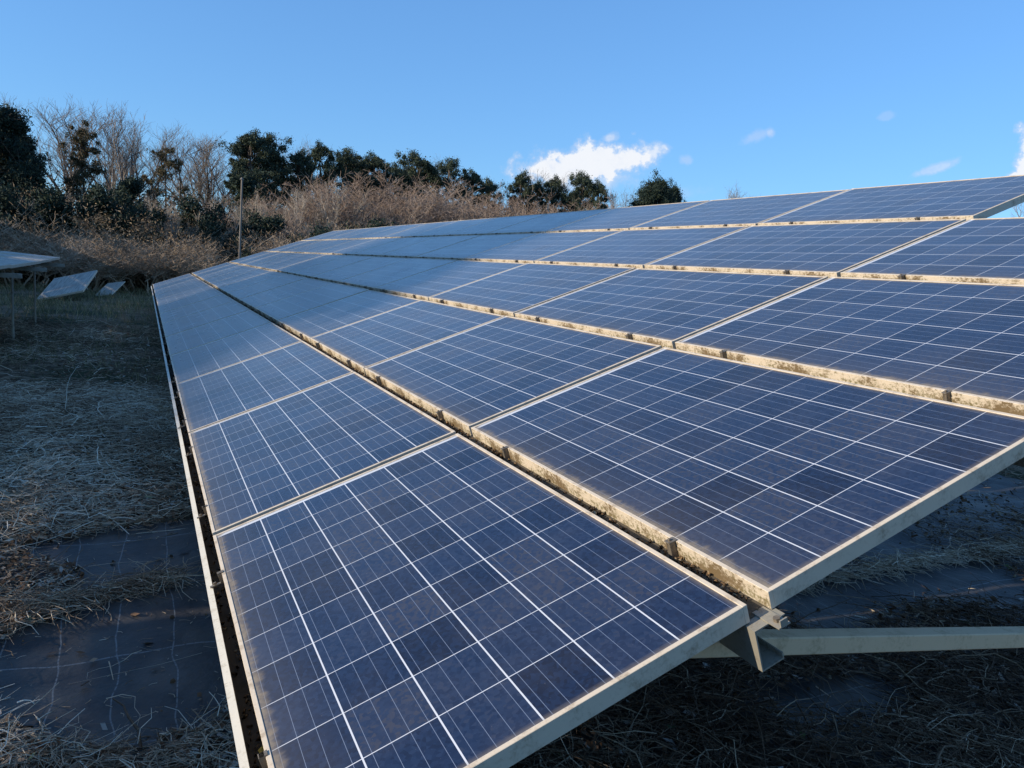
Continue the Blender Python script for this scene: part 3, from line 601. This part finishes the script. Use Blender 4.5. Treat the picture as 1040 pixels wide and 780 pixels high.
# kind, bearing column, height at distance, distance, width factor, label
TREES = [
 ('broad', 0, 116, 43, .8, 'dark dense evergreen tree cut by the left edge of the photo'),
 ('broad', 16, 142, 46, .6, 'dark evergreen tree tucked behind the right side of the big leftmost evergreen'),
 ('bare', 63, 108, 56, 1.0, 'tallest pale bare tree rising above the small pine near the left edge'),
 ('bare', 100, 117, 55, .9, 'bare tree just right of the browning pine, fine upright twigs against the sky'),
 ('bare', 123, 117, 53, .9, 'bare tree with forked trunk seen against the gap of sky low down'),
 ('bare', 143, 128, 57, .8, 'bare tree left of the sparse wide pine on the skyline'),
 ('sparse', 82, 128, 46, .8, 'narrow browning pine with a tuft at its top among tall bare trees'),
 ('sparse2', 163, 154, 48, .8, 'sparse wide pine with layered limbs between two groups of bare trees'),
 ('bare', 190, 143, 60, 1.0, 'pale bare tree just right of the sparse wide pine'),
 ('bare', 214, 139, 62, 1.1, 'broad pale bare tree left of the tall dark pines'),
 ('pine2', 243, 139, 50, .85, 'tall dark pine above the utility pole, leftmost of its clump'),
 ('pine', 268, 143, 51, .8, 'dark pine in the middle of the clump right of the utility pole'),
 ('pine2', 292, 158, 52, .8, 'shorter dark pine on the right side of the clump near the utility pole'),
 ('bare', 302, 146, 64, .9, 'faint bare tree showing behind the right end of the tall pine clump'),
 ('pine2', 318, 152, 54, .7, 'small pointed pine standing right of the gap after the tall pines'),
 ('pine', 339, 157, 55, .85, 'dark pine with flat top beside the small pointed pine'),
 ('pine2', 372, 162, 57, .8, 'dark pine showing over the brown round trees, left of the domed pine'),
 ('pine', 406, 160, 57, .75, 'domed dark pine standing above the brown round trees'),
 ('bare', 428, 168, 66, .8, 'faint bare tree between the domed pine and the next dark pine'),
 ('pine3', 447, 167, 59, .65, 'dark pine with long sloping right side near the middle of the skyline'),
 ('pine2', 470, 178, 60, .7, 'low dark pine on the slope of the skyline left of the cloud'),
 ('sparse3', 513, 179, 62, .7, 'thin open pine with layered limbs below the left end of the cloud'),
 ('bare', 531, 177, 70, .8, 'faint bare tree right of the thin open pine under the cloud'),
 ('pine2', 547, 184, 64, .65, 'small see-through pine left of the dark pair under the cloud'),
 ('pine', 574, 180, 64, .70, 'dark spreading pine directly below the cloud'),
 ('pine2', 594, 188, 63, .55, 'narrow dark pine forming the right end of the group below the cloud'),
 ('bare', 611, 192, 74, .8, 'pale bare tree between the pine group and the lone round evergreen'),
 ('broad2', 648, 186, 66, .62, 'lone round evergreen tree peeking over the top row of panels'),
 ('broad2', 664, 193, 69, .40, 'small evergreen touching the right side of the lone round evergreen'),
 ('bare', 722, 194, 75, .8, 'bare treetop just showing over the panels right of the lone evergreen'),
 ('bare', 742, 195, 76, .8, 'low bare treetop at the right end of the tops over the panels'),
 ('bare', 1042, 196, 60, .8, 'bare treetop seen through the gap at the right edge of the photo'),
 ('sap', 108, 206, 35, .8, 'pale young bare tree in the left part of the thicket, left of the forked one'),
 ('sap', 152, 200, 36, .9, 'pale forked young tree standing in the thicket above the corner of the array'),
 ('sap', 175, 208, 34, .8, 'small pale bare tree in the thicket, right of the forked young one'),
 ('sap', 205, 200, 36, .9, 'pale bare young tree in the thicket just left of the utility pole'),
 ('sap', 257, 206, 37, .9, 'pale bare young tree in the thicket just right of the utility pole'),
 ('sap', 290, 196, 39, 1.0, 'wide pale bare tree leaning over the far edge of the panels'),
 ('sap', 330, 190, 41, 1.0, 'pale bare tree among the round brown trees, right of the leaning one'),
 ('sap', 52, 200, 35, 1.0, 'pale bare bush tree in the left end of the thicket above the flat table'),
 ('round', 522, 200, 55, .9, 'low brown tree below the left end of the cloud'),
 ('round', 600, 206, 60, .9, 'low reddish tree under the narrow pine at the right end of the group'),
 ('pine2', 486, 186, 62, .7, 'small dark pine joining the slope of the skyline to the thin open pine'),
 ('pine2', 530, 188, 63, .6, 'small dark pine between the thin open pine and the see-through pine'),
 ('pine', 356, 166, 60, .8, 'dark pine half hidden behind the flat topped pine and the brown trees'),
 ('pine3', 388, 170, 62, .7, 'low dark pine filling the dip left of the domed pine'),
 ('pine2', 424, 172, 63, .7, 'low dark pine filling the dip right of the domed pine'),
 ('bare', 232, 150, 60, 1.0, 'bare tree with fine pale twigs touching the left side of the tall pine clump'),
 ('bare', 20, 150, 52, .9, 'bare tree showing between the lobes of the leftmost evergreen'),
 ('bare', 502, 186, 68, .9, 'faint bare tree directly behind the thin open pine'),
 ('bare', 560, 190, 70, .9, 'faint bare tree in the gap between the see-through pine and the spreading pine'),
 ('round', 60, 200, 43, .9, 'tangled grey brown tree below the tallest pale bare tree'),
 ('round', 110, 202, 42, .9, 'tangled brown tree below the forked bare tree'),
 ('round', 250, 202, 41, .9, 'brown bare tree directly behind the utility pole'),
 ('round', 352, 178, 44, 1.2, 'round brown bare tree rising left of the middle of the thicket'),
 ('round', 388, 180, 46, 1.1, 'round brown bare tree below the domed pine'),
 ('round', 424, 184, 47, 1.2, 'purple brown bare tree below the faint bare tree in the middle'),
 ('round', 462, 186, 48, 1.2, 'wide purple brown bare tree with a reddish dome left of the thin pine'),
 ('round', 488, 196, 50, 1.0, 'low purple brown tree at the foot of the thin open pine'),
 ('round', 548, 206, 56, .9, 'low reddish bare tree under the see-through pine'),
 ('round', 575, 203, 57, .9, 'reddish bare tree at the foot of the dark pine under the cloud'),
 ('round', 318, 186, 42, 1.1, 'brown bare tree with tangled crown below the flat topped pine'),
 ('round', 282, 196, 40, 1.0, 'brown tangled tree right of the utility pole'),
 ('round', 225, 200, 44, .9, 'brown bare tree left of the utility pole under the tall pines'),
 ('round', 205, 215, 36, .9, 'pale tangled bush at the far end of the array left of the utility pole'),
 ('broad2', 128, 205, 40, .5, 'dark ivy covered tree in the middle of the left thicket'),
 ('broad2', 215, 208, 42, .38, 'dark leafy shrub left of the utility pole'),
 ('broad2', 96, 196, 44, .5, 'dark leafy tree at the foot of the browning pine'),
 ('broad2', 28, 190, 42, .6, 'dark green bush at the foot of the leftmost evergreen'),
 ('round', 150, 207, 38, 1.0, 'tangled brown tree right of the ivy covered tree'),
 ('round', 175, 200, 40, 1.0, 'orange brown bare bush below the sparse wide pine'),
]
cnt = {}
for kind, xp, yp, dist, wf, label in TREES:
    x, y, t = az(xp, dist / math.cos(math.atan((xp - 520) / 785.4)) * math.cos(math.atan((xp - 520) / 785.4)))
    h = ht(xp, yp, dist); rot = random.uniform(0, 6.28); i = cnt.get(kind, 0); cnt[kind] = i + 1
    if kind == 'bare': plant('bare_tree', BARE[i % 4], ('trunk', 'branches'), x, y, rot, (h / 10 * wf * 1.35, h / 10), label, 'bare tree', 'bare trees along the skyline')
    elif kind == 'sap': plant('bare_tree', SAP[i % 2], ('trunk', 'branches'), x, y, rot, (h / 5 * wf, h / 5), label, 'bare tree', 'pale young trees in the thicket')
    elif kind == 'round': plant('bare_tree', ROUND[i % 3], ('trunk', 'branches'), x, y, rot, (h / 6 * wf * .85, h / 6), label, 'bare tree', 'brown round trees in front of the wood')
    elif kind.startswith('pine'):
        q = {'pine': 0, 'pine2': 1, 'pine3': 2}[kind]; plant('pine_tree', PINE[q], ('trunk', 'crown'), x, y, rot, (h / 9 * wf * 1.05, h / 9), label, 'pine', 'dark pines along the skyline')
    elif kind.startswith('sparse'):
        me = {'sparse': SPARSE[0], 'sparse2': SPARSE[1], 'sparse3': PINE[1]}[kind]; plant('pine_tree', me, ('trunk', 'crown'), x, y, rot, (h / 9 * wf, h / 9), label, 'pine', 'thin pines along the skyline')
    else:
        plant('evergreen_tree', BROAD[0 if kind == 'broad' else 1], ('trunk', 'crown'), x, y, rot, (h / 8 * wf, h / 8), label, 'evergreen tree')
# trees out of frame to the left; their shadows fall over the far half of the array
SH = [('pine', -36, 10.6, 17.4, 0), ('pine', -38, 12.9, 18.2, 2), ('pine', -36.5, 14.4, 15.6, 1), ('bare', -35, 19.0, 17.5, 0), ('bare', -39, 23.0, 18.0, 1), ('bare', -36, 28.5, 17.0, 0), ('pine', -37, 34, 12.5, 1)]
OFFL = ['first tall pine', 'second tall pine', 'third tall pine', 'first bare tree', 'second bare tree', 'third bare tree', 'last small pine']
for (kd, x, y, h, q), nm in zip(SH, OFFL):
    if kd == 'pine': plant('pine_tree', PINE[q], ('trunk', 'crown'), x, y, 0, (h / 9 * .95, h / 9), nm + ' of the belt beyond the neighbouring array, outside the left of the photo', 'pine', 'pines beyond the neighbouring array')
    else: plant('bare_tree', BARE[q], ('trunk', 'branches'), x, y, 0, (h / 10, h / 10), nm + ' of the belt beyond the neighbouring array, outside the left of the photo', 'bare tree', 'bare trees beyond the neighbouring array')

# the thicket: nobody could count its stems, one mass
def thicket():
    protos = []
    for s in range(6):
        R = random.Random(100 + s)
        g = grow(R, 3.6, .8, levels=4, kids=2, up=.6, trunk_frac=.30, r0=.03, minr=.0038, stems=7, wob=.2, shrink=.74); protos.append(g); print('proto', len(g))
    Vs, Fs, T = [], [], []; off = 0; LV, LT = [], []
    spots = []
    for xp in np.arange(-60, 640, 3.2):
        for k in range(3):
            dist = (32 + 5.5 * k + max(0, xp - 150) * .02) * rng.uniform(.94, 1.06)
            top = np.interp(xp, [-60, 0, 60, 130, 200, 260, 340, 420, 480, 560, 640], [188, 190, 193, 205, 212, 203, 198, 200, 212, 222, 235]) + 22 - 12 * k + rng.normal(0, 6)
            spots.append((xp + rng.uniform(-4, 4), top, dist))
    for (xp, yp, dist) in spots:
        x, y, t = az(xp, dist); h = max(1.0, ht(xp, yp, dist) * rng.uniform(.6, 1.12)); g = protos[rng.integers(0, 6)].copy()
        if len(g) > 1500: g = g[:1500]
        sc = h / 3.6; sw = (.65 + .35 * sc); a = rng.uniform(0, 6.28); ca, sa = math.cos(a), math.sin(a)
        for j in (0, 3):
            px, py = g[:, j].copy(), g[:, j + 1].copy(); g[:, j] = x + (px * ca - py * sa) * sw; g[:, j + 1] = y + (px * sa + py * ca) * sw; g[:, j + 2] = g[:, j + 2] * sc
        g[:, 6:8] *= 1.1
        V, F = ribbons(g); Vs.append(V); Fs.append(F + off); off += len(V)
        tt = rng.normal(.5, .25); T.append(np.clip(tt + rng.normal(0, .2, len(F)), 0, 1))
    me = np_mesh('thicket', np.concatenate(Vs), np.concatenate(Fs), M['twig'], np.concatenate(T))
    tag(link('thicket', me), 'tangled brown leafless thicket along the foot of the wood', 'thicket', kind='stuff')
    # dry leaves and creepers hanging in it
    P = []; 
    for _ in range(300):
        xp = rng.uniform(-60, 560); dist = rng.uniform(31, 40) + max(0, xp - 150) * .02; x, y, t = az(xp, dist); z = abs(rng.normal(1.1, .9)); s = rng.uniform(.35, .9)
        P.append(np.array([x, y, z]) + rng.normal(size=(260, 3)) * np.array([s, s, s * .6]))
    P = np.concatenate(P); P = P[P[:, 2] > 0]; V, F = quads_at(P, np.full(len(P), .032), 1.0, 3.2)
    tag(link('dry_creepers', np_mesh('dry_creepers', V, F, M['dry_leaf'], rng.random(len(F)))), 'tan dry creepers and tall dead grass heaped against the thicket', 'dead creepers', kind='stuff')
    # dark undergrowth deep in the wood
    P = []
    for _ in range(85):                          # dark creeper clumps among the stems, doubling as painted shadow
        xp = rng.uniform(-60, 420); dist = rng.uniform(33, 38); x, y, t = az(xp, dist); z = abs(rng.normal(1.3, 1.0)); s = rng.uniform(.3, .9)
        for _ in range(9):
            o = rng.normal(size=3) * s * np.array([.7, .7, .6]); P.append(np.array([x, y, z]) + o + rng.normal(size=(420, 3)) * s * .28)
    for _ in range(420):
        xp = rng.uniform(-80, 660); dist = rng.uniform(39, 50) + max(0, xp - 150) * .03; x, y, t = az(xp, dist); z = abs(rng.normal(1.2, 1.0)); s = rng.uniform(.5, 1.1)
        P.append(np.array([x, y, z]) + rng.normal(size=(560, 3)) * np.array([s, s, s * .7]))
    P = np.concatenate(P); P = P[P[:, 2] > 0]; V, F = quads_at(P, np.full(len(P), .062), 1.0, 2.0)
    tag(link('undergrowth', np_mesh('undergrowth', V, F, M['evergreen'], rng.random(len(F)))), 'dark evergreen undergrowth behind the leafless thicket', 'undergrowth', kind='stuff')
thicket()

# ------------------------------------------------------------------ utility pole
x, y, _ = az(237, 30.5); pe = empty('utility_pole', (x, y, 0), 'slim pale concrete pole rising before the thicket beyond the array', 'pole')
mb = MB(); mb.tube((0, 0, -.2), (.06, .02, ht(238, 184, 30.5)), .045, .035, k=12); mb.build('shaft', M['pole'], pe)
mb = MB(); mb.tube((.05, .02, ht(238, 184, 30.5) - .02), (.052, .02, ht(238, 184, 30.5) + .06), .07, .02, k=12); mb.build('cap', M['pole'], pe)

# ------------------------------------------------------------------ dead weeds, straw and litter on the ground
def stalks(N, xf, yf, lmin, lmax, r, zf, tint, curl=.5, lift=.25, k=3, nseg=3):
    x, y = xf, yf; a = rng.uniform(0, 2 * np.pi, N); L = rng.uniform(lmin, lmax, N) * (rng.random(N) ** .7 * .8 + .2)
    z = gz(x, y) + zf; p = np.stack([x, y, z], 1); el = rng.normal(0, lift, N); segs = []; w = []
    rr = r * rng.uniform(.5, 1.6, N)
    for i in range(nseg):
        d = np.stack([np.cos(a) * np.cos(el), np.sin(a) * np.cos(el), np.sin(el)], 1)
        q = p + d * (L / nseg)[:, None]; q[:, 2] = np.maximum(q[:, 2], gz(q[:, 0], q[:, 1]) + .004)
        segs.append(np.concatenate([p, q, rr[:, None], (rr * .8)[:, None]], 1)); w.append(np.arange(N))
        p = q; rr = rr * .8; a = a + rng.normal(0, curl, N); el = el * .5 + rng.normal(-.05, lift * .7, N)
    s = np.concatenate(segs); w = np.concatenate(w); V, F, i = prisms(s, k)
    return V, F, tint[w][i]
def join(parts):
    V, F, T = [], [], []; o = 0
    for v, f, t in parts: V.append(v); F.append(f + o); T.append(t); o += len(v)
    return np.concatenate(V), np.concatenate(F), np.concatenate(T)
def spread(N, x0, x1, y0, y1, mats=False, clump=0):
    x = rng.uniform(x0, x1, N); y = rng.uniform(y0, y1, N)
    if clump:
        c = rng.integers(0, clump, N); cx = rng.uniform(x0, x1, clump); cy = rng.uniform(y0, y1, clump); s = rng.uniform(.08, .3, clump)
        x = np.where(rng.random(N) < .6, cx[c] + rng.normal(0, 1, N) * s[c], x); y = np.where(rng.random(N) < .6, cy[c] + rng.normal(0, 1, N) * s[c], y)
    if not mats: k = ~in_mat(x, y); x, y = x[k], y[k]
    return x, y
parts = []
def add(N, box, l, r, zf, lo_, hi_, clump=0, mats=False, **k):
    x, y = spread(N, *box, mats=mats, clump=clump); n = len(x)
    tone = .24 * np.sin(1.9 * x + .7 * y) * np.sin(1.3 * y - .8 * x + 1) + .16 * np.sin(5.1 * x - 2.2 * y) * np.sin(3.7 * y + 1.1 * x)
    parts.append(stalks(n, x, y, l[0], l[1], r, zf * rng.random(n) + .034, np.clip(rng.normal((lo_ + hi_) / 2, (hi_ - lo_) / 2, n) + tone, 0, 1), **k))
add(12000, (-2.0, .6, 3.5, 8.5), (.06, .35), .0023, .07, .2, .85, clump=60)
add(6500, (-3.6, .8, 7, 17), (.08, .45), .0036, .06, -.1, .55, clump=70)
add(5200, (-1.6, -.45, .9, 4.2), (.05, .30), .0018, .06, .15, .8, clump=30)
add(2600, (-.85, .30, 1.05, 1.62), (.05, .28), .0016, .07, .25, .9, clump=14)
add(17000, (.4, 3.9, -.5, 1.9), (.05, .35), .0020, .07, -.4, .32, clump=60)
add(7000, (.5, 3.2, 1.9, 4.5), (.05, .35), .0022, .06, -.1, .5, clump=40)
add(9000, (2.4, 8.0, -.6, 2.2), (.06, .4), .0022, .06, -.35, .35, clump=40)
add(5000, (3.0, 9.0, 1.8, 8.0), (.08, .4), .0028, .05, .0, .5, clump=40)
# the heaped ridge of stalks across the open fabric
n = 1300; tt = rng.random(n); tt = tt ** 1.25; x = -.80 + .74 * tt + rng.normal(0, .05, n); y = 2.58 + .24 * tt + rng.normal(0, .055, n) * (1.15 - tt)
parts.append(stalks(n, x, y, .06, .30, .0019, .04 + np.abs(rng.normal(0, .03, n)), np.clip(rng.normal(.35, .3, n), 0, 1), curl=.35))
# stalk ridge under the array on the right, sunlight put into its pale tint
n = 1500; tt = rng.random(n); x = 3.0 + 2.6 * tt + rng.normal(0, .05, n); y = 1.93 - .06 * tt + rng.normal(0, .04, n)
parts.append(stalks(n, x, y, .05, .30, .0026, .04 + np.abs(rng.normal(0, .02, n)), np.clip(rng.normal(.85, .15, n), 0, 1), curl=.3))
# scattered single stalks lying on the fabric, bigger upright ones on the left
add(90, (-.7, 3.0, 1.5, 3.6), (.15, .55), .0018, .015, .3, .9, mats=True, lift=.06, curl=.25)
add(420, (-3.2, 0, 3.8, 16), (.3, .9), .0032, .03, .4, .95, lift=.55, curl=.5, nseg=5)
add(16, (-.9, 0.0, 1.1, 3.4), (.2, .5), .0026, .03, .5, 1.0, mats=True, lift=.3, curl=.55, nseg=6)
add(110, (.6, 4.2, 0, 1.9), (.3, .8), .0030, .03, .3, .9, mats=True, lift=.25, curl=.5, nseg=6)
add(16000, (-2.2, .5, 3.5, 9), (.02, .09), .0020, .05, .2, .9, clump=0, lift=.15, nseg=2)
add(9000, (-1.6, .3, .9, 4), (.02, .08), .0016, .05, .2, .9, lift=.15, nseg=2)
add(14000, (.4, 5.5, -.5, 3.5), (.02, .09), .0018, .05, -.2, .5, lift=.15, nseg=2)
add(380, (-.75, .5, 1.5, 3.65), (.01, .06), .0013, .006, .2, .8, mats=True, lift=.05, nseg=2)
add(900, (-2.5, .3, 3.6, 9), (.12, .4), .0062, .05, .3, .9, lift=.2, nseg=4, curl=.3)
add(300, (-1.6, .2, .9, 1.6), (.12, .35), .0050, .05, .3, .9, lift=.2, nseg=4, curl=.3)
add(500, (.5, 4.5, -.4, 1.8), (.12, .4), .0050, .05, .1, .7, lift=.2, nseg=4, curl=.3)
V, F, T = join(parts)
tag(link('dead_weeds', np_mesh('dead_weeds', V, F, M['straw'], T)), 'brown dead weed stalks and straw matted over the ground in the aisle and under the array', 'dead weeds', kind='stuff')
# clods and small stones
x, y = spread(14000, -2.5, 6.5, .7, 7, mats=True); k = (~in_mat(x, y)) | (rng.random(len(x)) < .05); x, y = x[k], y[k]
C = np.stack([x, y, gz(x, y) + .034], 1); n = len(C); s_ = .004 + .014 * rng.random(n) ** 3
Q = np.stack([np.cos([0, 1.26, 2.51, 3.77, 5.03]), np.sin([0, 1.26, 2.51, 3.77, 5.03]), np.zeros(5)], 1)
base = C[:, None] + (Q[None] * rng.uniform(.6, 1.3, (n, 5, 1)) + np.array([0, 0, -.3])) * s_[:, None, None]
top = C[:, None] + (Q[None] * rng.uniform(.3, .75, (n, 5, 1)) + np.array([0, 0, .75]) * rng.uniform(.6, 1.2, (n, 5, 1))) * s_[:, None, None]
V = np.concatenate([base, top, top.mean(1, keepdims=True) + np.array([0, 0, .15]) * s_[:, None, None]], 1).reshape(-1, 3); o_ = (np.arange(n) * 11)[:, None]
F = np.concatenate([o_ + np.array([[i, (i + 1) % 5, 5 + (i + 1) % 5, 5 + i]]) for i in range(5)] + [o_ + np.array([[5 + i, 5 + (i + 1) % 5, 10, 10]]) for i in range(0)])
F3 = np.concatenate([o_ + np.array([[5 + i, 5 + (i + 1) % 5, 10]]) for i in range(5)])
F = np.concatenate([F[:, [0, 1, 2]], F[:, [0, 2, 3]], F3])
tag(link('clods', np_mesh('clods', V, F, M['crumb'], np.tile(rng.random(n), 15))), 'small clods and grit strewn over the soil and the weed fabric', 'clods', kind='stuff')
# leaf litter
Cs = []
for N, box in ((2600, (-1.8, .3, .9, 5)), (3200, (-1.4, -.45, .9, 3.8)), (900, (-.9, .2, 1.0, 1.6)), (5200, (.4, 4.5, -.5, 2.0)), (2200, (-3, .6, 5, 14)), (1500, (3, 8, -.5, 4))):
    x, y = spread(N, *box, clump=40); Cs.append(np.stack([x, y, gz(x, y) + .045 + .03 * rng.random(len(x))], 1))
x, y = spread(120, -.7, 3, 1.5, 3.6, mats=True); Cs.append(np.stack([x, y, gz(x, y) + .04], 1))
C = np.concatenate(Cs); V, F = quads_at(C, np.full(len(C), .026), .35, 1.7)
tag(link('leaf_litter', np_mesh('leaf_litter', V, F, M['litter'], rng.random(len(F)))), 'brown and grey dead leaves scattered among the stalks', 'leaf litter', kind='stuff')
# low winter grass further up the aisle
N = 30000; y = 5.5 + 26 * rng.random(N) ** .8; x = np.where(rng.random(N) < .8, rng.uniform(-8, .4, N), rng.uniform(.4, 9, N)); s = .5 + .5 * np.sin(x * 1.7 + 1) * np.sin(y * .9) + rng.normal(0, .3, N); k = (s > .35) & ((y > 9) | (s > .9)); x, y = x[k], y[k]; n = len(x)
h = rng.uniform(.03, .13, n) * (1 + (y > 18) * .8); a = rng.uniform(0, 6.28, n); ln = rng.uniform(.2, .9, n) * h; z = gz(x, y)
p0 = np.stack([x, y, z], 1); p1 = np.stack([x + np.cos(a) * ln, y + np.sin(a) * ln, z + h], 1)
V, F = ribbons(np.concatenate([p0, p1, np.full((n, 1), .0065), np.full((n, 1), .002)], 1))
tag(link('grass', np_mesh('grass', V, F, M['grass'], rng.random(len(F)))), 'low dark green winter grass growing up the shaded aisle', 'grass', kind='stuff')
